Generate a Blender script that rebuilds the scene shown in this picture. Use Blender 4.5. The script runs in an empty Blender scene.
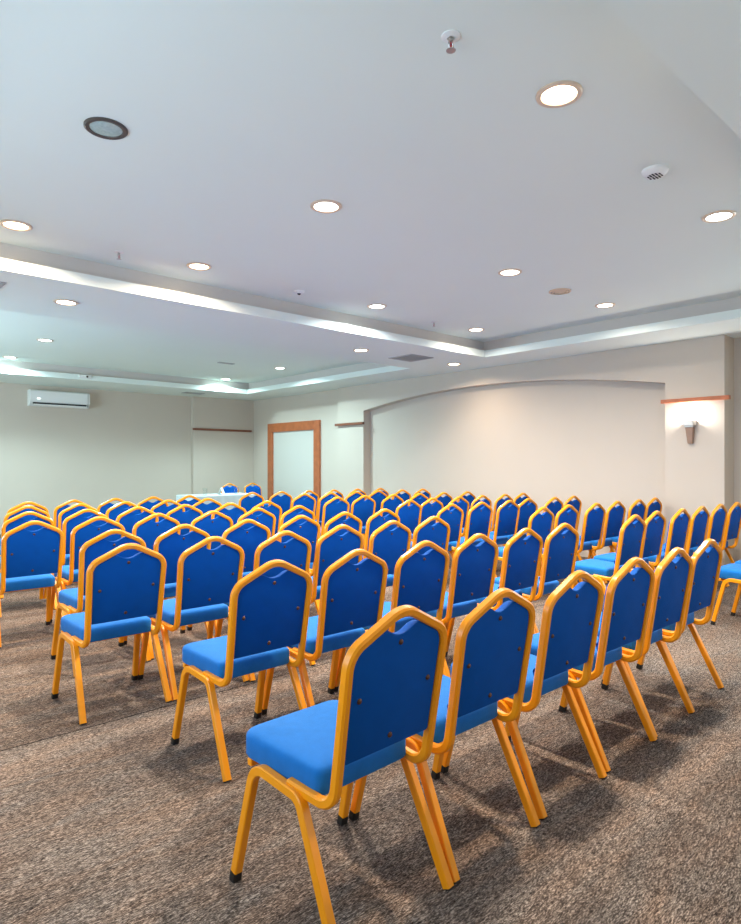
import bpy, bmesh, math, random
from mathutils import Vector, Matrix
random.seed(7)
scene = bpy.context.scene
COL = scene.collection
S = 1.05                                # scale of the room shell about the eye point's plan origin
EYE = 1.33
def zz(z): return EYE + (z - EYE) * S
ZS = zz(2.77)                           # soffit height
ZC = zz(3.0)                            # raised ceiling height

# ------------------------------------------------------------------ materials
def lin(c):
    return tuple((v/12.92 if v <= .04045 else ((v+.055)/1.055)**2.4) for v in [x/255 for x in c]) + (1,)
def mat(name, rgb, rough=.6, metal=0.0, coat=0.0, sheen=0.0, noise=None, bump=None, spec=.5):
    m = bpy.data.materials.new(name); m.use_nodes = True
    nt = m.node_tree; b = nt.nodes['Principled BSDF']
    b.inputs['Base Color'].default_value = lin(rgb)
    b.inputs['Roughness'].default_value = rough
    b.inputs['Metallic'].default_value = metal
    b.inputs['Coat Weight'].default_value = coat
    b.inputs['Sheen Weight'].default_value = sheen
    b.inputs['Specular IOR Level'].default_value = spec
    tc = nt.nodes.new('ShaderNodeTexCoord')
    if noise:
        sc, amt = noise
        n = nt.nodes.new('ShaderNodeTexNoise'); n.inputs['Scale'].default_value = sc; n.inputs['Detail'].default_value = 4
        r = nt.nodes.new('ShaderNodeValToRGB')
        c = lin(rgb)
        r.color_ramp.elements[0].position = .3; r.color_ramp.elements[1].position = .7
        r.color_ramp.elements[0].color = tuple(v*(1-amt) for v in c[:3]) + (1,)
        r.color_ramp.elements[1].color = tuple(min(1, v*(1+amt)) for v in c[:3]) + (1,)
        nt.links.new(tc.outputs['Object'], n.inputs['Vector'])
        nt.links.new(n.outputs['Fac'], r.inputs['Fac'])
        nt.links.new(r.outputs['Color'], b.inputs['Base Color'])
    if bump:
        sc, st = bump
        n = nt.nodes.new('ShaderNodeTexNoise'); n.inputs['Scale'].default_value = sc
        bp = nt.nodes.new('ShaderNodeBump'); bp.inputs['Strength'].default_value = st; bp.inputs['Distance'].default_value = .002
        nt.links.new(tc.outputs['Object'], n.inputs['Vector'])
        nt.links.new(n.outputs['Fac'], bp.inputs['Height'])
        nt.links.new(bp.outputs['Normal'], b.inputs['Normal'])
    return m
def emit(name, rgb, strength):
    m = bpy.data.materials.new(name); m.use_nodes = True
    nt = m.node_tree; nt.nodes.remove(nt.nodes['Principled BSDF'])
    e = nt.nodes.new('ShaderNodeEmission'); e.inputs['Color'].default_value = lin(rgb); e.inputs['Strength'].default_value = strength
    nt.links.new(e.outputs[0], nt.nodes['Material Output'].inputs['Surface'])
    return m

M = {}
M['gold'] = mat('gold_paint', (246, 154, 10), rough=.34, coat=.15, spec=.4)
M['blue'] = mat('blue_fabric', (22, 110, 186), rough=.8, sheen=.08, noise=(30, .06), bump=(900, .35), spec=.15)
M['blue_shaded'] = mat('blue_fabric_shaded', (0, 82, 170), rough=.75, sheen=0.0, noise=(18, .05), bump=(1100, .25), spec=.12)  # seat blue again, darkened for the shade on the chair backs
M['rubber'] = mat('black_rubber', (22, 20, 18), rough=.6)
M['screw'] = mat('bronze_screw', (92, 62, 48), rough=.4, metal=.6)
M['wall'] = mat('wall_paint', (203, 191, 177), rough=.85, noise=(1.5, .012), bump=(60, .04), spec=.25)
M['ceiling'] = mat('ceiling_paint', (228, 236, 229), rough=.9, noise=(1.1, .008), spec=.2)
M['moulding'] = mat('moulding_shade_grey', (206, 199, 193), rough=.8, spec=.2)  # greyer than the ceiling: holds the shade of the unlit upper band
M['wood'] = mat('orange_brown_wood', (176, 98, 58), rough=.4, coat=.2, noise=(9, .14))
M['wood_dark'] = mat('brown_wood', (128, 74, 50), rough=.45, coat=.15, noise=(9, .14))
M['white'] = mat('white_plastic', (232, 232, 228), rough=.45)
M['panel'] = mat('door_paint', (204, 200, 190), rough=.7)
M['cloth'] = mat('table_cloth', (196, 208, 209), rough=.85, noise=(8, .03))
M['paper'] = mat('white_paper', (240, 240, 236), rough=.8)
M['chrome'] = mat('brushed_steel', (190, 188, 184), rough=.3, metal=.9)
M['dark'] = mat('dark_void', (26, 26, 28), rough=.8)
M['grille'] = mat('grey_grille', (168, 170, 168), rough=.55)
M['recess'] = mat('grey_recess', (74, 76, 76), rough=.8)
M['ring'] = mat('downlight_ring', (222, 200, 176), rough=.4, metal=.3)
M['bronze'] = mat('bronze_ring', (92, 86, 80), rough=.4, metal=.5)
M['sconce'] = mat('sconce_wood', (158, 128, 108), rough=.5, noise=(20, .08))
M['red'] = mat('red_bulb', (170, 30, 50), rough=.3)
M['lamp_warm'] = emit('lamp_warm', (255, 222, 186), 11)
M['lamp_cool'] = emit('lamp_cool', (226, 250, 255), 11)
M['lamp_neutral'] = emit('lamp_neutral', (255, 246, 232), 11)
M['led'] = emit('status_led', (240, 255, 255), 2.5)

def glass_mat(name, rgb):
    m = bpy.data.materials.new(name); m.use_nodes = True
    b = m.node_tree.nodes['Principled BSDF']
    b.inputs['Base Color'].default_value = lin(rgb); b.inputs['Roughness'].default_value = .12
    b.inputs['Transmission Weight'].default_value = 1; b.inputs['IOR'].default_value = 1.12
    return m
M['glass'] = glass_mat('clear_glass', (248, 253, 253))
M['frost'] = mat('frosted_lens', (168, 190, 186), rough=.25, coat=.5, noise=(60, .12))

def carpet():
    m = bpy.data.materials.new('carpet'); m.use_nodes = True
    nt = m.node_tree; b = nt.nodes['Principled BSDF']; N = nt.nodes.new; L = nt.links.new
    b.inputs['Roughness'].default_value = .95; b.inputs['Specular IOR Level'].default_value = .1
    tc = N('ShaderNodeTexCoord')
    def noise(scale3, detail=3, rough=.6, dist=0):
        mp = N('ShaderNodeMapping'); mp.inputs['Scale'].default_value = scale3
        L(tc.outputs['Object'], mp.inputs['Vector'])
        n = N('ShaderNodeTexNoise'); n.inputs['Scale'].default_value = 1; n.inputs['Detail'].default_value = detail
        n.inputs['Roughness'].default_value = rough; n.inputs['Distortion'].default_value = dist
        L(mp.outputs[0], n.inputs['Vector']); return n.outputs['Fac']
    fine = noise((75, 330, 1), 2, .8, .3)        # tufts drawn out along the roll
    med = noise((26, 110, 1), 3, .7, .6)          # brushed streaks
    big = noise((.7, 2.6, 1), 3, .55, .6)        # worn bands
    hue = noise((2.1, 9, 1), 2, .5, 1.0)
    def math_(op, a, b_):
        n = N('ShaderNodeMath'); n.operation = op
        for i, v in enumerate((a, b_)):
            if isinstance(v, (int, float)): n.inputs[i].default_value = v
            else: L(v, n.inputs[i])
        return n.outputs[0]
    v = math_('ADD', math_('MULTIPLY', fine, .58), math_('ADD', math_('MULTIPLY', med, .34), math_('MULTIPLY', big, .08)))
    r = N('ShaderNodeValToRGB'); cr = r.color_ramp
    cr.elements[0].position = .385; cr.elements[0].color = lin((30, 26, 24))
    cr.elements[1].position = .625; cr.elements[1].color = lin((206, 189, 173))
    e = cr.elements.new(.5); e.color = lin((102, 90, 81))
    L(v, r.inputs['Fac'])
    hr = N('ShaderNodeValToRGB'); hr.color_ramp.elements[0].position = .35; hr.color_ramp.elements[1].position = .65
    hr.color_ramp.elements[0].color = lin((244, 246, 248)); hr.color_ramp.elements[1].color = lin((255, 242, 233))
    L(hue, hr.inputs['Fac'])
    mx = N('ShaderNodeMix'); mx.data_type = 'RGBA'; mx.blend_type = 'MULTIPLY'; mx.inputs[0].default_value = 1
    L(r.outputs['Color'], mx.inputs[6]); L(hr.outputs['Color'], mx.inputs[7])
    # the cut seam between two carpet rolls
    sep = N('ShaderNodeSeparateXYZ'); L(tc.outputs['Object'], sep.inputs[0])
    wob = math_('MULTIPLY', math_('SUBTRACT', noise((1.5, .1, 1), 1), .5), .02)
    d = math_('ABSOLUTE', math_('SUBTRACT', math_('ADD', sep.outputs['Y'], wob), 3.31), 0)
    seam = math_('LESS_THAN', d, .0045)
    mx2 = N('ShaderNodeMix'); mx2.data_type = 'RGBA'; L(seam, mx2.inputs[0])
    L(mx.outputs[2], mx2.inputs[6]); mx2.inputs[7].default_value = lin((34, 28, 26))
    L(mx2.outputs[2], b.inputs['Base Color'])
    bp = N('ShaderNodeBump'); bp.inputs['Strength'].default_value = .8; bp.inputs['Distance'].default_value = .006
    L(fine, bp.inputs['Height']); L(bp.outputs['Normal'], b.inputs['Normal'])
    return m
M['carpet'] = carpet()

# ------------------------------------------------------------------ mesh helpers
def add_box(bm, x0, y0, z0, x1, y1, z1, bevel=0, seg=2):
    vs = [bm.verts.new(p) for p in ((x0,y0,z0),(x1,y0,z0),(x1,y1,z0),(x0,y1,z0),(x0,y0,z1),(x1,y0,z1),(x1,y1,z1),(x0,y1,z1))]
    fs = [bm.faces.new([vs[i] for i in f]) for f in ((3,2,1,0),(4,5,6,7),(0,1,5,4),(1,2,6,5),(2,3,7,6),(3,0,4,7))]
    if bevel:
        es = list({e for f in fs for e in f.edges})
        bmesh.ops.bevel(bm, geom=es, offset=bevel, segments=seg, affect='EDGES', profile=.5)
def add_lathe(bm, prof, n=24, c=(0,0,0), caps=True):
    rings = []
    for r, z in prof:
        rings.append([bm.verts.new((c[0]+r*math.cos(2*math.pi*k/n), c[1]+r*math.sin(2*math.pi*k/n), c[2]+z)) for k in range(n)])
    for a, b in zip(rings, rings[1:]):
        for k in range(n):
            bm.faces.new((a[k], a[(k+1)%n], b[(k+1)%n], b[k]))
    if caps:
        bm.faces.new(rings[0][::-1]); bm.faces.new(rings[-1])
def fillet(ctrl, seg=7):
    """ctrl: list of (Vector, radius); returns a smooth polyline"""
    pts = [Vector(ctrl[0][0])]
    for i in range(1, len(ctrl)-1):
        p, r = Vector(ctrl[i][0]), ctrl[i][1]
        a = (Vector(ctrl[i-1][0]) - p).normalized(); b = (Vector(ctrl[i+1][0]) - p).normalized()
        ang = a.angle(b); half = ang/2
        t = r/math.tan(half)
        c = p + (a+b).normalized()*(r/math.sin(half))
        s, e = p + a*t, p + b*t
        u, w = s - c, e - c
        tot = u.angle(w)
        n = max(2, int(seg*tot/1.2)+1)
        ax = u.cross(w).normalized()
        for k in range(n+1):
            pts.append(c + Matrix.Rotation(tot*k/n, 3, ax) @ u)
    pts.append(Vector(ctrl[-1][0]))
    return pts
def sweep(bm, pts, sec, ref):
    """sweep the closed section (list of (a,b)) along pts, carrying the frame without twist"""
    n = len(pts); rings = []
    tan = []
    for i in range(n):
        t = (pts[min(i+1, n-1)] - pts[max(i-1, 0)]).normalized(); tan.append(t)
    u = (Vector(ref) - tan[0]*Vector(ref).dot(tan[0])).normalized()
    for i in range(n):
        if i:
            ax = tan[i-1].cross(tan[i])
            if ax.length > 1e-7:
                u = Matrix.Rotation(tan[i-1].angle(tan[i]), 3, ax.normalized()) @ u
        u = (u - tan[i]*u.dot(tan[i])).normalized()
        v = tan[i].cross(u)
        rings.append([bm.verts.new(pts[i] + u*a + v*b) for a, b in sec])
    m = len(sec)
    for A, B in zip(rings, rings[1:]):
        for k in range(m):
            bm.faces.new((A[k], A[(k+1)%m], B[(k+1)%m], B[k]))
    bm.faces.new(rings[0][::-1]); bm.faces.new(rings[-1])
def rsec(w, d, ch):
    """rectangular tube section with chamfered corners"""
    x, y = w/2, d/2
    return [(x, -y+ch), (x, y-ch), (x-ch, y), (-x+ch, y), (-x, y-ch), (-x, -y+ch), (-x+ch, -y), (x-ch, -y)]
def obj(name, bm, m, parent=None, smooth=False, loc=None):
    me = bpy.data.meshes.new(name)
    bmesh.ops.recalc_face_normals(bm, faces=bm.faces[:])
    bm.to_mesh(me); bm.free()
    if smooth:
        for p in me.polygons: p.use_smooth = True
        try: me.set_sharp_from_angle(angle=math.radians(38))
        except Exception: pass
    mm = m if isinstance(m, (list, tuple)) else [m]
    for x in mm: me.materials.append(x)
    o = bpy.data.objects.new(name, me); COL.objects.link(o)
    if parent: o.parent = parent
    if loc: o.location = loc
    return o
def thing(name, label, cat, loc=(0,0,0), rz=0, group=None):
    o = bpy.data.objects.new(name, None); COL.objects.link(o)
    o.empty_display_size = .1
    o.location = loc; o.rotation_euler = (0, 0, rz); tag(o, label, cat, group); return o
def tag(o, label, cat, group=None):
    o['label'] = label; o['category'] = cat
    if group: o['group'] = group
def struct(name, bm, m, parent=None, smooth=False):
    o = obj(name, bm, m, parent, smooth)
    if parent is None: o['kind'] = 'structure'
    return o
def quad(bm, *p):
    bm.faces.new([bm.verts.new(q) for q in p])

# ------------------------------------------------------------------ room shell
XL, YB = -1.0, -0.9                              # wall lines behind and beside the eye
XW = 7.70*S                                      # pilaster face of the right wall
XN = 7.87*S                                      # arched recess back
XR = 8.00*S                                      # set-back wall nearest the eye
XD = 7.80*S                                      # wall with the door
YF = 12.80*S; YP = 12.68*S                       # far wall, far pilaster face
XO, YO = XR + .3, YF + .3

bm = bmesh.new(); add_box(bm, XL-.3, YB-.3, -.12, XO, YO, 0); struct('floor', bm, M['carpet'])

# ceiling: soffit slab with two raised trays
T1 = (0.1, .98*S, 6.92*S, 5.34*S)
T2 = (0.1, 6.74*S, 6.90*S, 11.46*S)
bm = bmesh.new()
xs = sorted({XL-.3, T1[0], T1[2], T2[2], XO}); ys = [YB-.3, T1[1], T1[3], T2[1], T2[3], YO]
def slab(x0, y0, x1, y1): add_box(bm, x0, y0, ZS, x1, y1, ZS+.095)
slab(XL-.3, YB-.3, XO, T1[1]); slab(XL-.3, T1[3], XO, T2[1]); slab(XL-.3, T2[3], XO, YO)
for T in (T1, T2):
    slab(XL-.3, T[1], T[0], T[3]); slab(T[2], T[1], XO, T[3])
struct('ceiling', bm, M['ceiling'])
bm = bmesh.new()
add_box(bm, XL-.3, YB-.3, ZC, XO, YO, ZC+.1); struct('ceiling', bm, M['ceiling'])
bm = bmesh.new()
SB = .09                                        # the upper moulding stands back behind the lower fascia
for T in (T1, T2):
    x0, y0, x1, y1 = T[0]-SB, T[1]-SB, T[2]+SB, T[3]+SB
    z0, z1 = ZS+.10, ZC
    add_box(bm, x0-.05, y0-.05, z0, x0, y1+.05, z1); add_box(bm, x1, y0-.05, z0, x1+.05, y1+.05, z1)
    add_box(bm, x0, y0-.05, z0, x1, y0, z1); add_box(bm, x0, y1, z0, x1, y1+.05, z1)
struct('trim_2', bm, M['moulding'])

# right wall with arched recess and pilasters
AY0, AY1 = 3.255*S, 8.72*S                       # recess ends
ZSP, ZAR = zz(2.29), zz(2.52)
def arch_pts(n=28):
    half = (AY1-AY0)/2; rise = ZAR-ZSP
    R = (half*half + rise*rise)/(2*rise); c = (AY0+AY1)/2
    return [(c + half*(2*k/n-1), ZAR - R + math.sqrt(R*R - (half*(2*k/n-1))**2)) for k in range(n+1)]
bm = bmesh.new()
PY0, PY1 = 2.60*S, 9.46*S
add_box(bm, XN, PY0, 0, XO, PY1, ZS)                                    # back of the recess
add_box(bm, XW, PY0, 0, XN, AY0, ZS); add_box(bm, XW, AY1, 0, XN, PY1, ZS)   # pilasters
ap = arch_pts()
for (ya, za), (yb, zb) in zip(ap, ap[1:]):                              # spandrel over the arch
    v = [bm.verts.new(p) for p in ((XW,ya,za),(XW,yb,zb),(XW,yb,ZS),(XW,ya,ZS),(XN,ya,za),(XN,yb,zb),(XN,yb,ZS),(XN,ya,ZS))]
    for f in ((0,1,2,3),(0,1,5,4)): bm.faces.new([v[i] for i in f])
bmesh.ops.remove_doubles(bm, verts=bm.verts[:], dist=1e-5)
WY0, WY1 = -.5, 1.5                                                     # set-back stretch near the eye, with an added, unseen window
add_box(bm, XR, YB-.3, 0, XO, WY0, ZS); add_box(bm, XR, WY1, 0, XO, PY0, ZS)
add_box(bm, XR, WY0, 0, XO, WY1, .9); add_box(bm, XR, WY0, 2.5, XO, WY1, ZS)
add_box(bm, XD, PY1, 0, XO, YO, ZS)                                     # stretch with the door
struct('wall_right', bm, M['wall'])
bm = bmesh.new()
add_box(bm, XL-.3, YF, 0, XD, YO, ZS)
struct('wall_far', bm, M['wall'])
bm = bmesh.new(); add_box(bm, 6.30*S, YP, 0, XD, YF, ZS); struct('trim_1', bm, M['wall'])
# left wall and back wall, each with a window opening (unseen; added so daylight reaches the ceiling)
def wall_with_openings(name, axis, c0, c1, a0, a1, ops):
    bm = bmesh.new()
    def bx(u0, u1, z0, z1):
        if axis == 'x': add_box(bm, c0, u0, z0, c1, u1, z1)
        else: add_box(bm, u0, c0, z0, u1, c1, z1)
    u = a0
    for (o0, o1, z0, z1) in ops:
        bx(u, o0, 0, ZS); bx(o0, o1, 0, z0); bx(o0, o1, z1, ZS); u = o1
    bx(u, a1, 0, ZS)
    struct(name, bm, M['wall'])
wall_with_openings('wall_left', 'x', XL-.3, XL, YB-.3, YO, [(.6, 4.2, .9, 2.5), (7.6, 11.6, .9, 2.5)])
wall_with_openings('wall_back', 'y', YB-.3, YB, XL, XR, [(1.2, 5.2, .9, 2.5)])
k = 0
for axis, c, o0, o1 in (('x', XL-.15, .6, 4.2), ('x', XL-.15, 7.6, 11.6), ('y', YB-.15, 1.2, 5.2), ('x', XR+.15, WY0, WY1)):
    bm = bmesh.new(); n = 4
    for i in range(n+1):
        u = o0 + (o1-o0)*i/n
        u0, u1 = max(o0, u-.03), min(o1, u+.03)
        if axis == 'x': add_box(bm, c-.03, u0, .9, c+.03, u1, 2.5)
        else: add_box(bm, u0, c-.03, .9, u1, c+.03, 2.5)
    for z0, z1 in ((.9, .95), (2.45, 2.5)):
        if axis == 'x': add_box(bm, c-.03, o0, z0, c+.03, o1, z1)
        else: add_box(bm, o0, c-.03, z0, o1, c+.03, z1)
    k += 1; struct('window_%d' % k, bm, M['white'])  # frames for the added, unseen windows

# skirting along the far and right walls
bm = bmesh.new(); add_box(bm, XL, YF-.012, 0, 6.30*S, YF, .08); add_box(bm, 6.30*S, YP-.012, 0, XD, YP, .08)
struct('baseboard_far', bm, M['wall'])
bm = bmesh.new()
add_box(bm, XN-.012, AY0, 0, XN, AY1, .08); add_box(bm, XW-.012, PY0, 0, XW, AY0, .08); add_box(bm, XW-.012, AY1, 0, XW, PY1, .08)
add_box(bm, XR-.012, YB, 0, XR, PY0, .08)
struct('baseboard_right', bm, M['wall'])

# door in the wall at the far right
DY0, DY1, DZ = 10.13*S, 12.02*S, zz(2.20); FW = .19*S
bm = bmesh.new(); add_box(bm, XD-.012, DY0+FW, 0, XD, DY1-FW, DZ-FW)
dr = struct('door_1', bm, M['panel'])
bm = bmesh.new()
add_box(bm, XD-.05, DY0, 0, XD, DY0+FW, DZ, .004); add_box(bm, XD-.05, DY1-FW, 0, XD, DY1, DZ, .004)
add_box(bm, XD-.05, DY0+FW, DZ-FW, XD, DY1-FW, DZ, .004)
f_ = obj('door_frame', bm, M['wood'], dr); f_['label'] = 'wide orange-brown wooden door frame'

# wooden ledges on the pilasters
LZ0, LZ1 = zz(2.04), zz(2.085)
def ledge(x0, y0, x1, y1, label):
    bm = bmesh.new(); add_box(bm, x0, y0, LZ0, x1, y1, LZ1, .004)   # ledge board
    o = obj('wall_ledge', bm, M['wood'] if x0 > XD-.5 and y1 < 6 else M['wood_dark']); tag(o, label, 'wooden ledge', 'wooden ledges on the pilasters'); return o
ledge(XW-.065, PY0-.07, XW, AY0+.03, 'short orange-brown wooden ledge above the wall lamp on the near right pilaster')
ledge(XW-.065, AY1-.03, XW, PY1+.03, 'short brown wooden ledge on the pilaster between the door and the arch')
ledge(6.30*S-.02, YP-.05, XD-.08, YP, 'long dark brown wooden ledge on the far wall in the corner')

# ------------------------------------------------------------------ banquet chairs
TUBE = rsec(.028, .030, .006)
LEGT = rsec(.029, .029, .0032)
YR = -.235                                        # rear feet line in chair coordinates
def yb(z): return YR + .045 - (z-.45)*.160        # plane of the leaning back
HS, HB, ZT, ZH = .197, .191, .902, .805           # half widths at shoulder and foot, crown and shoulder heights
SLOPE = (ZT-ZH)/HS
def back_frame_bm():
    L = [((-.203, YR+.235, .385), 0), ((-HB+.002, yb(.372), .372), .062), ((-HB, yb(.52), .52), .4), ((-HS, yb(ZH), ZH), .072), ((0, yb(ZT), ZT), .11)]
    Rr = [((-p[0], p[1], p[2]), r) for p, r in L[:-1]][::-1]
    bm = bmesh.new(); sweep(bm, fillet(L+Rr, 9), TUBE, (1, 0, 0)); return bm
FX = .2275
def leg_bm(s, front):
    top = [(s*.214, YR+.275, .378), 0]
    bm = bmesh.new()
    if front: c = [((s*FX, YR+.479, .026), 0), ((s*.214, YR+.392, .386), .062), tuple(top)]
    else: c = [((s*FX, YR-.006, .005), 0), ((s*.214, YR+.172, .371), .05), tuple(top)]
    sweep(bm, fillet(c, 8), LEGT, (1, 0, 0)); return bm
def foot_bm(s, front):
    bm = bmesh.new()
    if front: a = (Vector((s*FX, YR+.485, 0)), Vector((s*FX, YR+.478, .032))); w = .0305
    else: a = (Vector((s*FX, YR-.008, 0)), Vector((s*FX, YR-.005, .006))); w = .027
    sweep(bm, [a[0], a[1]], rsec(w, w, .004), (1, 0, 0)); return bm
def seat_outline(inset, n=6):
    hw0, hw1, y0, y1 = .188-inset, .210-inset, YR+.122+inset, YR+.492-inset
    cs = [(-hw0, y0, .03), (hw0, y0, .03), (hw1, y1, .065), (-hw1, y1, .065)]
    out = []
    for i, (x, y, r) in enumerate(cs):
        r = max(.008, r-inset*.6)
        p = Vector((x, y)); a = (Vector(cs[i-1][:2])-p).normalized(); b = (Vector(cs[(i+1)%4][:2])-p).normalized()
        for k in range(n+1):
            t = k/n
            q = (p+a*r)*(1-t)**2 + p*2*t*(1-t) + (p+b*r)*t*t
            out.append((q.x, q.y))
    return out
def seat_bm():
    bm = bmesh.new()
    prof = [(.02, .380), (.004, .382), (0, .389), (0, .438), (.002, .447), (.007, .4535), (.014, .4575), (.03, .4615), (.06, .465), (.10, .4675), (.13, .4685)]
    rings = []
    for ins, z in prof:
        rings.append([bm.verts.new((x, y, z + (y-YR-.30)*.035)) for x, y in seat_outline(ins)])
    m = len(rings[0])
    for A, B in zip(rings, rings[1:]):
        for k in range(m): bm.faces.new((A[k], A[(k+1)%m], B[(k+1)%m], B[k]))
    bm.faces.new(rings[0][::-1]); bm.faces.new(rings[-1])
    return bm
def panel_outline(ins):
    """outline of the padded back in (x, z): straight foot, sides that follow the tube, dip under the crown"""
    h = .012
    g = .0135                                       # half the tube
    right = [(HB-g-.008, .490+ins), (HB-g-ins, .498+ins), (HB-g-ins, .53), (HB-g+.0015-ins, .60), (HB-g+.003-ins, .69), (HB-g+.0045-ins, .745)]
    a, b, c = Vector((HB-g+.0045-ins, .745)), Vector((HS-g-ins, ZH-.008)), Vector((.155-ins*.5, ZT-SLOPE*.155-g-.001-ins))
    for k in range(1, 8):
        t = k/7; q = a*(1-t)**2 + b*2*t*(1-t) + c*t*t; right.append((q.x, q.y))
    for x in (.13, .11, .090): right.append((x, ZT-SLOPE*x-g-.001-ins))
    zt = ZT-SLOPE*.072-g-.003
    right += [(.080, zt-.003-ins), (.068, zt-.002-ins), (.056, zt-.006-ins), (.044, zt-.012-ins), (.030, zt-.0195-ins), (.015, zt-.0245-ins)]
    pts = right + [(0, zt-.026-ins)] + [(-x, z) for x, z in right[::-1]]
    return pts
def panel_bm():
    bm = bmesh.new(); rings = []
    for ins, dy in ((.004, -.004), (0, -.001), (0, .022), (.006, .032), (.02, .040), (.034, .043)):
        rings.append([bm.verts.new((x, yb(z)+dy, z)) for x, z in panel_outline(ins)])
    m = len(rings[0])
    for A, B in zip(rings, rings[1:]):
        for k in range(m): bm.faces.new((A[k], A[(k+1)%m], B[(k+1)%m], B[k]))
    f1 = bm.faces.new(rings[0][::-1]); f2 = bm.faces.new(rings[-1])
    bmesh.ops.triangulate(bm, faces=[f1, f2])
    return bm
def screw_bm(x, z):
    bm = bmesh.new(); add_lathe(bm, [(.0085, 0), (.0085, .002), (.006, .005), (.002, .0062)], 12)
    bmesh.ops.transform(bm, matrix=Matrix.Translation((x, yb(z)-.0035, z)) @ Matrix.Rotation(math.pi/2, 4, 'X'), verts=bm.verts[:])
    return bm
def rail_bm():
    bm = bmesh.new()
    for y in (YR+.17, YR+.44): add_box(bm, -.205, y-.011, .364, .205, y+.011, .381 + (y-YR-.30)*.035, .003)
    for x in (-.165, .165): add_box(bm, x-.010, YR+.17, .366, x+.010, YR+.44, .378)
    return bm
def make_chair():
    t = thing('banquet_chair', 'blue chair', 'chair')
    obj('back_frame', back_frame_bm(), M['gold'], t, True)
    bp = obj('backrest', panel_bm(), M['blue_shaded'], t, True)
    for x, z in ((0, .802), (-.142, .665), (.142, .665), (0, .528)):
        obj('screw', screw_bm(x, z), M['screw'], bp, True)
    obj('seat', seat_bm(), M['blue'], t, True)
    for s in (-1, 1):
        for fr in (True, False):
            l = obj('leg', leg_bm(s, fr), M['gold'], t, True)
            f = obj('rubber_foot', foot_bm(s, fr), M['rubber'], l)
    obj('seat_rail', rail_bm(), M['gold'], t)
    return t
PROTO = make_chair(); USED = [False]
def copy_chair(loc, rz, label, group, subs=True):
    if not USED[0]:
        USED[0] = True; r = PROTO
    else:
        r = PROTO.copy(); COL.objects.link(r)
        for ch in PROTO.children:
            c = ch.copy(); COL.objects.link(c); c.parent = r
            if subs:
                for g in ch.children:
                    d = g.copy(); COL.objects.link(d); d.parent = c
    r.location = loc; r.rotation_euler = (0, 0, rz); tag(r, label, 'chair', group)
    return r
ROWS = [
    (0, 0, [(1.268, 1.540), (1.768, 1.550), (2.288, 1.562), (2.802, 1.575), (3.289, 1.588), (3.803, 1.620)]),
    (0, 1, [(5.80, 1.72), (6.29, 1.73), (6.78, 1.73)]),
    (1, 0, [(1.549, 2.598), (2.053, 2.621), (2.548, 2.629), (3.047, 2.656), (3.536, 2.65), (4.03, 2.664)]),
    (1, 1, [(5.132, 2.67), (5.675, 2.73), (6.162, 2.703), (6.649, 2.707), (7.136, 2.704), (7.623, 2.703)]),
    (2, 0, [(1.296, 3.6), (1.785, 3.595), (2.272, 3.573), (2.788, 3.637), (3.275, 3.638), (3.777, 3.682)]),
    (2, 1, [(5.367, 3.693), (5.854, 3.705), (6.341, 3.661), (6.828, 3.672), (7.315, 3.651), (7.871, 3.705)]),
    (3, 0, [(1.504, 4.378), (1.992, 4.402), (2.528, 4.448), (3.046, 4.48), (3.533, 4.505), (4.055, 4.549)]),
    (3, 1, [(5.09, 4.621), (5.577, 4.605), (6.064, 4.582), (6.551, 4.656), (7.038, 4.595), (7.525, 4.616)]),
    (4, 0, [(1.286, 5.388), (1.773, 5.451), (2.26, 5.46), (2.747, 5.407), (3.244, 5.453), (3.731, 5.465)]),
    (4, 1, [(5.279, 5.417), (5.766, 5.504), (6.253, 5.488), (6.74, 5.497), (7.227, 5.486), (7.714, 5.527)]),
    (5, 0, [(1.495, 6.39), (1.982, 6.38), (2.469, 6.399), (2.956, 6.387), (3.443, 6.326), (3.93, 6.36)]),
    (5, 1, [(5.059, 6.487), (5.546, 6.516), (6.033, 6.468), (6.52, 6.437), (7.007, 6.412), (7.494, 6.366)]),
    (6, 0, [(1.694, 7.255), (2.201, 7.279), (2.691, 7.307), (3.179, 7.284), (3.691, 7.308)]),
    (6, 1, [(5.255, 7.459), (5.742, 7.479), (6.229, 7.475), (6.716, 7.512), (7.203, 7.465), (7.69, 7.474)]),
    (7, 0, [(1.877, 7.984), (2.367, 8.035), (2.854, 8.055), (3.341, 8.09), (3.836, 8.088)]),
    (7, 1, [(4.929, 8.305), (5.416, 8.269), (5.903, 8.234), (6.39, 8.214), (6.877, 8.192), (7.364, 8.161)]),
]
ORD = ['nearest', 'second', 'third', 'fourth', 'fifth', 'sixth', 'seventh', 'farthest']
NTH = ['', 'second', 'third', 'fourth', 'fifth', 'sixth']
def chair_label(row, side, i, n):
    rw = {0: 'nearest row', 7: 'farthest row'}.get(row, ORD[row] + ' row from the camera')
    if side == 0:
        k = n-1-i                                   # places from the aisle
        if row == 0 and i == 0: return 'big blue banquet chair closest to the camera, whole left side in view'
        if k == 0: return 'blue chair at the aisle end of the left block, ' + rw
        if i == 0: return 'blue chair at the left end of the left block, ' + rw
        return 'blue chair %s from the aisle in the left block, %s' % (NTH[k], rw)
    if row == 0:
        return ['blue chair cut off by the right edge of the photo, foremost of its row',
                'blue chair cut off at the right edge, second seat of the nearest right row',
                'blue chair at the far right edge, third seat of the nearest right row'][i]
    if i == 0: return 'blue chair at the aisle end of the right block, ' + rw
    if i == n-1: return 'blue chair at the wall end of the right block, ' + rw
    return 'blue chair %s from the aisle in the right block, %s' % (NTH[i], rw)
ROT = {(0, 0, 0): 2.0, (0, 0, 1): 0.2, (1, 0, 0): 0.3}
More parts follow.
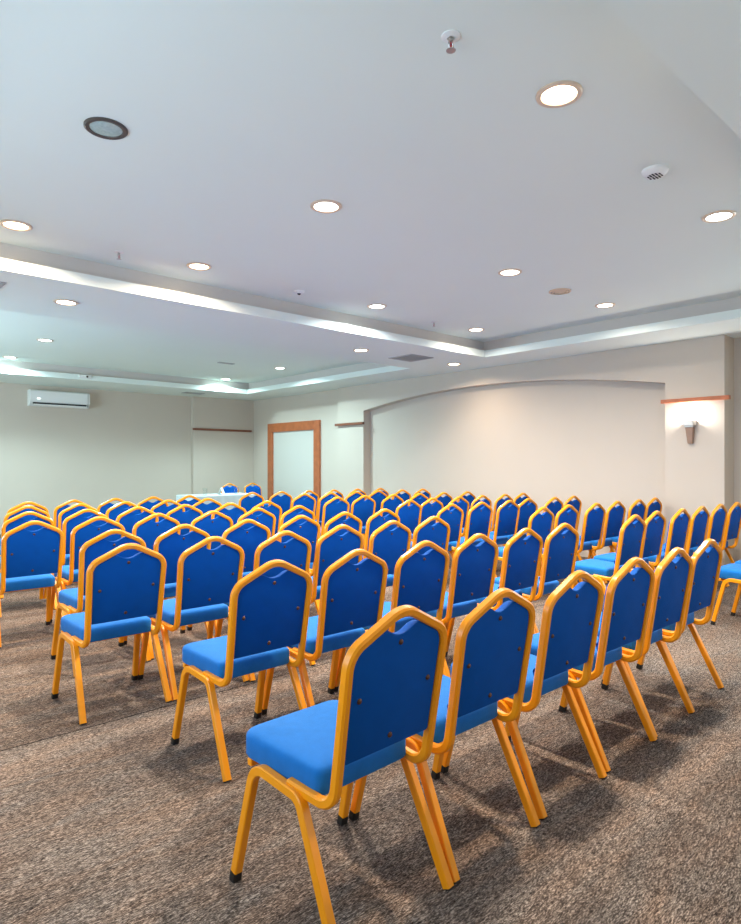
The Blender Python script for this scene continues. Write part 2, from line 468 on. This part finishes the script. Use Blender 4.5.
for row, side, L in ROWS:
    for i, (x, y) in enumerate(L):
        rz = math.radians(ROT.get((row, side, i), random.uniform(-.2, .2)))
        ch_ = copy_chair((x, y, 0), rz, chair_label(row, side, i, len(L)),
                   'banquet chairs left of the aisle' if side == 0 else 'banquet chairs right of the aisle', subs=row < 5)
        if (row, side, i) == (0, 0, 0): NEAR = ch_
for x, y, lb in ((6.72, 11.62, 'blue chair behind the white table, left of the pair facing the room'),
                 (7.24, 11.56, 'blue chair behind the white table, right of the pair facing the room')):
    copy_chair((x, y, 0), math.pi, lb, 'chairs behind the head table', subs=False)
NEAR.scale = (1.0, 1.022, 1.02)                     # the closest chair stands a touch taller than its neighbours

# ------------------------------------------------------------------ head table with cloth and what stands on it
TX0, TX1, TY0, TY1, TZ = 5.12, 6.45, 10.30, 10.98, .745
t = thing('head_table', 'long table under a floor-length white cloth before the far wall', 'table', ((TX0+TX1)/2, (TY0+TY1)/2, 0))
hx, hy = (TX1-TX0)/2, (TY1-TY0)/2
bm = bmesh.new(); add_box(bm, -hx+.02, -hy+.02, .70, hx-.02, hy-.02, .735, .004); obj('tabletop', bm, M['wood'], t)
for sx in (-1, 1):
    for sy in (-1, 1):
        bm = bmesh.new(); add_box(bm, sx*(hx-.08)-.018, sy*(hy-.08)-.018, 0, sx*(hx-.08)+.018, sy*(hy-.08)+.018, .70, .003)
        obj('leg', bm, M['chrome'], t)
bm = bmesh.new(); per = []
n = 40
def perim(n):
    out = []
    for k in range(n*2): out.append((-hx + 2*hx*k/(n*2), -hy, 0, -1))
    for k in range(n): out.append((hx, -hy + 2*hy*k/n, 1, 0))
    for k in range(n*2): out.append((hx - 2*hx*k/(n*2), hy, 0, 1))
    for k in range(n): out.append((-hx, hy - 2*hy*k/n, -1, 0))
    return out
pr = perim(n); rings = []
for z, amp, off in ((.012, 1, .02), (.2, .8, .014), (.45, .5, .008), (.65, .2, .003), (.735, 0, .001), (.745, 0, -.008)):
    rings.append([bm.verts.new((x+nx*(off+amp*.012*math.sin(i*.62+.8*math.sin(i*.17))), y+ny*(off+amp*.012*math.sin(i*.62+.8*math.sin(i*.17))), z)) for i, (x, y, nx, ny) in enumerate(pr)])
m_ = len(pr)
for A, B in zip(rings, rings[1:]):
    for q in range(m_): bm.faces.new((A[q], A[(q+1)%m_], B[(q+1)%m_], B[q]))
bm.faces.new(rings[-1])
cl = obj('tablecloth', bm, M['cloth'], None, True, ((TX0+TX1)/2, (TY0+TY1)/2, 0))
tag(cl, 'pale floor-length cloth covering the head table', 'tablecloth')
# folded card: two thin leaves leaning together
bm = bmesh.new()
add_box(bm, -.075, -.0012, 0, .075, .0012, .135)
bmesh.ops.rotate(bm, verts=bm.verts[:], cent=(0,0,0), matrix=Matrix.Rotation(math.radians(-22), 3, 'X'))
bmesh.ops.translate(bm, verts=bm.verts[:], vec=(0, -.0505, 0))
k0 = len(bm.verts)
b2 = bmesh.new(); add_box(b2, -.075, -.0012, 0, .075, .0012, .135)
bmesh.ops.rotate(b2, verts=b2.verts[:], cent=(0,0,0), matrix=Matrix.Rotation(math.radians(22), 3, 'X'))
bmesh.ops.translate(b2, verts=b2.verts[:], vec=(0, .0505, 0))
me_ = bpy.data.meshes.new('tmp'); b2.to_mesh(me_); b2.free(); bm.from_mesh(me_); bpy.data.meshes.remove(me_)
o = obj('tent_card', bm, M['paper'], None, False, (5.83, 10.60, .7455)); o.rotation_euler = (0, 0, math.radians(46))
tag(o, 'white folded paper card standing on the head table before the left chair', 'card')
def tumbler(x, y, label):
    bm = bmesh.new()
    add_lathe(bm, [(.026, 0), (.033, .004), (.038, .125), (.0355, .125), (.031, .010), (.004, .009)], 20)
    o = obj('drinking_glass', bm, M['glass'], None, True, (x, y, .7455)); tag(o, label, 'glass', 'glasses on the head table')
tumbler(5.47, 10.55, 'clear drinking glass at the left end of the head table')
tumbler(6.13, 10.58, 'clear drinking glass on the head table between the two chairs')

# ------------------------------------------------------------------ air conditioner
AX0, AX1 = 3.09*S, 4.13*S; AZ0, AZ1 = zz(2.375), zz(2.672); AYF, AYB = 12.6*S, YF+.004
ac = thing('air_conditioner', 'white split air conditioner high on the far wall at left', 'air conditioner', ((AX0+AX1)/2, AYB, AZ0))
w = (AX1-AX0)/2; d = AYB-AYF; hh = AZ1-AZ0
bm = bmesh.new()
prof = [(0, 0), (0, hh), (-d+.04, hh), (-d, hh-.03), (-d-.004, .10), (-d+.02, .055), (-d+.09, 0)]
vl = [bm.verts.new((-w, y, z)) for y, z in prof]; vr = [bm.verts.new((w, y, z)) for y, z in prof]
bm.faces.new(vl); bm.faces.new(vr[::-1])
for i in range(len(prof)): bm.faces.new((vl[i], vl[(i+1)%len(prof)], vr[(i+1)%len(prof)], vr[i]))
bmesh.ops.bevel(bm, geom=bm.edges[:], offset=.006, segments=2, affect='EDGES')
obj('housing', bm, M['white'], ac, True)
bm = bmesh.new(); add_box(bm, -w+.05, -d-.006, .036, w-.07, -d+.03, .064); obj('air_slot', bm, M['dark'], ac)
bm = bmesh.new(); add_box(bm, -w+.055, -d-.012, .012, w-.075, -d+.012, .034, .003); obj('louver', bm, M['white'], ac)
bm = bmesh.new(); add_box(bm, -w+.12, -d-.009, .125, -w+.175, -d+.002, .150, .002); obj('status_light', bm, M['led'], ac)
bm = bmesh.new(); add_box(bm, w-.045, -d-.008, .02, w-.035, -d+.05, hh-.03); obj('end_cap_seam', bm, M['grille'], ac)

# ------------------------------------------------------------------ wall lamp on the near right pilaster
sy_, sz = 2.955*S, zz(1.555)
wl = thing('wall_lamp', 'tapered wall lamp throwing light up under the wooden ledge', 'wall lamp', (XW, sy_, sz))
bm = bmesh.new()
vs0 = [bm.verts.new(p) for p in ((-.045,-.027,0),(-.045,.027,0),(0,.03,0),(0,-.03,0))]
vs1 = [bm.verts.new(p) for p in ((-.075,-.045,.20),(-.075,.045,.20),(0,.045,.20),(0,-.045,.20))]
bm.faces.new(vs0); bm.faces.new(vs1)
for i in range(4): bm.faces.new((vs0[i], vs0[(i+1)%4], vs1[(i+1)%4], vs1[i]))
bmesh.ops.bevel(bm, geom=bm.edges[:], offset=.004, segments=2, affect='EDGES')
obj('lamp_body', bm, M['sconce'], wl, True)
bm = bmesh.new(); add_box(bm, -.082, -.05, .198, 0, .05, .222, .004); obj('collar', bm, M['chrome'], wl)
bm = bmesh.new()
for x0, x1, y0, y1 in ((-.10,-.092,-.06,.06),(-.10,0,-.06,-.052),(-.10,0,.052,.06)): add_box(bm, x0, y0, .222, x1, y1, .285, .002)
add_box(bm, -.095, -.055, .222, 0, .055, .228)
obj('lamp_shade', bm, M['white'], wl)
bm = bmesh.new(); add_lathe(bm, [(.012, .229), (.026, .240), (.028, .258), (.018, .270), (.004, .274)], 16, (-.05, 0, 0)); obj('bulb', bm, M['lamp_neutral'], wl, True)
ld = bpy.data.lights.new('sconce_light', 'POINT'); ld.energy = 17; ld.shadow_soft_size = .03; ld.color = (1, .96, .9)
lo = bpy.data.objects.new('bulb_light', ld); COL.objects.link(lo); lo.parent = wl; lo.location = (-.06, 0, .315)

# ------------------------------------------------------------------ downlights
LIGHT_W = 46
COLS = {'warm': (1.0, .80, .60), 'cool': (.66, .95, 1.0), 'neutral': (1.0, .92, .82), 'ice': (.90, .97, 1.0)}
def downlight(x, y, z, tone, label, group, size=.108, power=1.0, on=True):
    t = thing('downlight', label, 'ceiling light', (x, y, z), 0, group)
    r = size
    bm = bmesh.new(); add_lathe(bm, [(r, 0), (r, -.006), (r*.93, -.011), (r*.77, -.009), (r*.74, -.002), (r*.74, 0)], 36, caps=False)
    obj('trim_ring', bm, M['ring'] if on else M['bronze'], t, True)
    bm = bmesh.new()
    add_lathe(bm, [(r*.75, -.001), (r*.75, -.004), (r*.5, -.009), (r*.1, -.011)], 36)
    mm = M['lamp_warm'] if tone == 'warm' else M['lamp_cool'] if tone in ('cool', 'ice') else M['lamp_neutral']
    obj('lens', bm, mm if on else M['frost'], t, True)
    if on:
        ld = bpy.data.lights.new('downlight_beam', 'AREA'); ld.energy = LIGHT_W*power; ld.color = COLS[tone]
        ld.shape = 'DISK'; ld.size = .17; ld.spread = math.radians(158)
        lo = bpy.data.objects.new('beam', ld); COL.objects.link(lo); lo.parent = t; lo.location = (0, 0, -.02)
g1, g2, g3 = 'downlights in the near ceiling tray', 'downlights in the ceiling beam', 'downlights in the far ceiling tray'
def W(x, y): return x*S, y*S
downlight(*W(1.132, 3.221), ZC, 'warm', 'unlit round downlight with a dark rim at upper left', g1, on=False)
downlight(*W(2.549, 1.55), ZC, 'warm', 'largest glowing round downlight, nearest the camera beside the ceiling step', g1)
downlight(*W(2.537, 3.24), ZC, 'neutral', 'lit round downlight in the middle of the near ceiling tray', g1, power=1.4)
downlight(*W(1.125, 4.957), ZC, 'warm', 'warm orange-rimmed downlight at the left edge above the ceiling beam', g1)
downlight(*W(2.51, 4.949), ZC, 'warm', 'warm glowing downlight beside the near edge of the ceiling beam', g1)
downlight(*W(4.611, 1.591), ZC, 'ice', 'white downlight near the right edge past the round ceiling vent', g1)
downlight(*W(4.607, 3.282), ZC, 'neutral', 'lit downlight left of the round flat ceiling diffuser', g1, power=1.4)
downlight(*W(4.555, 4.941), ZC, 'ice', 'white downlight by the ceiling beam, right of the small dome detector', g1)
downlight(*W(6.276, 4.98), ZC, 'neutral', 'small lit downlight by the inner corner of the near ceiling tray', g1, power=.38)
downlight(*W(6.315, 3.294), ZC, 'neutral', 'lit downlight right of the round flat diffuser, above the arch', g1, power=.38)
downlight(*W(1.766, 6.019), ZS, 'neutral', 'lit downlight at the left end of the low ceiling beam', g2)
downlight(*W(5.306, 6.056), ZS, 'neutral', 'lit downlight in the ceiling beam left of the square vent', g2)
downlight(*W(7.06, 6.005), ZS, 'warm', 'lit downlight in the ceiling beam over the left end of the arch', g2, power=.34)
downlight(*W(2.469, 9.327), ZC, 'cool', 'cool white downlight in the far tray above the air conditioner', g3, power=1.5)
downlight(*W(2.455, 11.193), ZC, 'cool', 'small cool downlight at the left edge near the far wall', g3, power=.95)
downlight(*W(6.285, 11.246), ZC, 'cool', 'small greenish-white downlight by the far corner of the far tray', g3, power=.95)
downlight(*W(6.262, 9.308), ZC, 'cool', 'greenish-white downlight in the far tray above the door', g3, power=1.5)

# ------------------------------------------------------------------ sprinklers, detector, vents
def sprinkler(x, y, z, label, red=True):
    t = thing('sprinkler_head', label, 'sprinkler', (x, y, z), 0, 'ceiling sprinklers')
    bm = bmesh.new(); add_lathe(bm, [(.040, 0), (.040, -.004), (.028, -.009), (.016, -.010), (.014, -.004)], 24); obj('rosette', bm, M['white'], t, True)
    bm = bmesh.new()
    add_lathe(bm, [(.010, -.008), (.010, -.024), (.006, -.026)], 12)
    for s in (-1, 1):
        sweep(bm, fillet([(Vector((s*.008, 0, -.022)), 0), (Vector((s*.017, 0, -.036)), .008), (Vector((s*.004, 0, -.056)), 0)]), rsec(.005, .004, .001), (0, 1, 0))
    add_lathe(bm, [(.006, -.054), (.020, -.058), (.020, -.060), (.004, -.061)], 16)
    obj('frame', bm, M['chrome'], t, True)
    bm = bmesh.new(); add_lathe(bm, [(.003, -.025), (.0045, -.038), (.003, -.055)], 10); obj('bulb', bm, M['red'], t, True)
sprinkler(*W(1.89, 1.623), ZC, 'sprinkler head with a red bulb at the top of the photo')
sprinkler(*W(1.874, 5.045), ZC, 'sprinkler head between two warm downlights at left')
sprinkler(*W(5.573, 5.049), ZC, 'tiny sprinkler head beside the beam, near the tray corner')
sprinkler(*W(4.94, 7.05), ZC, 'tiny sprinkler head in the far tray near the beam downlight')
sprinkler(*W(1.863, 7.45), ZC, 'small sprinkler head hanging in the far tray at left')
t = thing('smoke_detector', 'small white dome detector with a dark eye beside the ceiling beam', 'detector', W(3.596, 5.017)+(ZC,))
bm = bmesh.new(); add_lathe(bm, [(.055, 0), (.055, -.012), (.046, -.022), (.030, -.026), (.002, -.027)], 28); obj('base', bm, M['white'], t, True)
bm = bmesh.new(); add_lathe(bm, [(.018, -.025), (.017, -.034), (.010, -.039), (.002, -.040)], 20); obj('eye', bm, M['dark'], t, True)
t = thing('round_vent', 'small round white ceiling vent with dark slots at right', 'vent', W(3.617, 1.585)+(ZC,))
bm = bmesh.new(); add_lathe(bm, [(.075, 0), (.074, -.014), (.055, -.034), (.044, -.037)], 32); obj('body', bm, M['white'], t, True)
bm = bmesh.new()
for i in range(-2, 3):
    y = i*.017; hw = math.sqrt(max(0, .042**2 - y*y))
    for a, b in ((-hw, -.004), (.004, hw)):
        if b-a > .006: add_box(bm, a, y-.0042, -.039, b, y+.0042, -.0365)
obj('slots', bm, M['dark'], t)
t = thing('round_diffuser', 'flat round white ceiling diffuser between two downlights', 'vent', W(5.476, 3.319)+(ZC,))
bm = bmesh.new()
for r0, r1, z in ((.11, .095, -.010), (.082, .066, -.016), (.052, .036, -.020)):
    add_lathe(bm, [(r0, 0), (r0, z), (r1, z-.004), (r1, 0)], 36, caps=False)
add_lathe(bm, [(.024, 0), (.024, -.022), (.004, -.024)], 24)
obj('rings', bm, M['ring'], t, True)
bm = bmesh.new(); add_lathe(bm, [(.105, -.001), (.105, -.003), (.002, -.0035)], 36); obj('backing', bm, M['grille'], t)
def square_vent(x, y, z, a, b, label, rot=0):
    t = thing('square_vent', label, 'vent', (x, y, z), rot, 'louvred ceiling vents')
    bm = bmesh.new(); w = .03
    for x0, y0, x1, y1 in ((-a,-b,a,-b+w),(-a,b-w,a,b),(-a,-b+w,-a+w,b-w),(a-w,-b+w,a,b-w)): add_box(bm, x0, y0, -.010, x1, y1, 0, .002)
    obj('frame', bm, M['grille'], t)
    bm = bmesh.new(); add_box(bm, -a+w, -b+w, -.003, a-w, b-w, 0); obj('backing', bm, M['recess'], t)
    bm = bmesh.new(); n = max(3, int((2*b-2*w)/.035))
    for i in range(n):
        y0 = -b+w+(i+.5)*(2*b-2*w)/n
        add_box(bm, -a+w, y0-.006, -.009, a-w, y0+.006, -.003)
    obj('slats', bm, M['grille'], t)
square_vent(*W(6.20, 6.04), ZS, .23, .23, 'square louvred vent in the ceiling beam near the arch')
square_vent(*W(1.03, 5.88), ZS, .2, .2, 'louvred vent cut off by the left edge in the ceiling beam')
square_vent(*W(6.0, 12.08), ZS, .22, .12, 'narrow louvred vent above the ledge pilaster by the far wall')
square_vent(*W(5.28, 9.447), ZC, .15, .045, 'thin slot vent in the far ceiling tray')
t = thing('ceiling_sensor', 'small white sensor with a dark eye on the far ceiling step above the air conditioner', 'sensor', (3.67*S, T2[3], ZS+.06))
bm = bmesh.new(); add_box(bm, -.11, -.035, -.03, .11, 0, .03, .01, 3); obj('housing', bm, M['white'], t, True)
bm = bmesh.new(); add_lathe(bm, [(.018, 0), (.016, .008), (.004, .012)], 16)
bmesh.ops.transform(bm, matrix=Matrix.Translation((.03, -.035, 0)) @ Matrix.Rotation(math.pi/2, 4, 'X'), verts=bm.verts[:]); obj('eye', bm, M['dark'], t, True)

# ------------------------------------------------------------------ daylight and camera
w_ = bpy.data.worlds.new('sky'); scene.world = w_; w_.use_nodes = True
bg = w_.node_tree.nodes['Background']; bg.inputs['Color'].default_value = (.62, .80, 1.0, 1); bg.inputs['Strength'].default_value = 1.0
def window_light(loc, rot, sx, sy, e, c):  # area lamp added outside each unseen window, the left ones tipped upward
    ld = bpy.data.lights.new('daylight', 'AREA'); ld.shape = 'RECTANGLE'; ld.size = sx; ld.size_y = sy; ld.energy = e; ld.color = c
    lo = bpy.data.objects.new('window_daylight', ld); COL.objects.link(lo); lo.location = loc; lo.rotation_euler = rot
window_light((XL-.32, 2.4, 1.7), (0, math.radians(-112), 0), 1.6, 3.6, 84, (.60, .80, 1.0))
window_light((XR+.32, .5, 1.7), (0, math.radians(90), 0), 1.6, 2.0, 58, (.72, .88, 1.0))
window_light((XL-.32, 9.6, 1.7), (0, math.radians(-118), 0), 1.6, 4.0, 240, (.60, .86, 1.0))
window_light((3.2, YB-.32, 1.7), (math.radians(90), 0, 0), 4.0, 1.6, 8, (1.0, .97, .93))

cd = bpy.data.cameras.new('camera'); cam = bpy.data.objects.new('camera', cd); COL.objects.link(cam)
cam.location = (0, 0, EYE); cam.rotation_euler = (math.radians(90), 0, math.radians(47.915-90))
cd.sensor_fit = 'HORIZONTAL'; cd.sensor_width = 36; cd.lens = 631.7/741*36
cd.shift_y = 1/741; cd.clip_start = .05
scene.camera = cam
scene.view_settings.view_transform = 'Standard'; scene.view_settings.look = 'None'
scene.view_settings.exposure = 0.2; scene.view_settings.gamma = 1
scene.view_settings.use_curve_mapping = False
scene.cycles.use_denoising = True
scene.cycles.max_bounces = 10; scene.cycles.diffuse_bounces = 6
scene.cycles.sample_clamp_indirect = 8
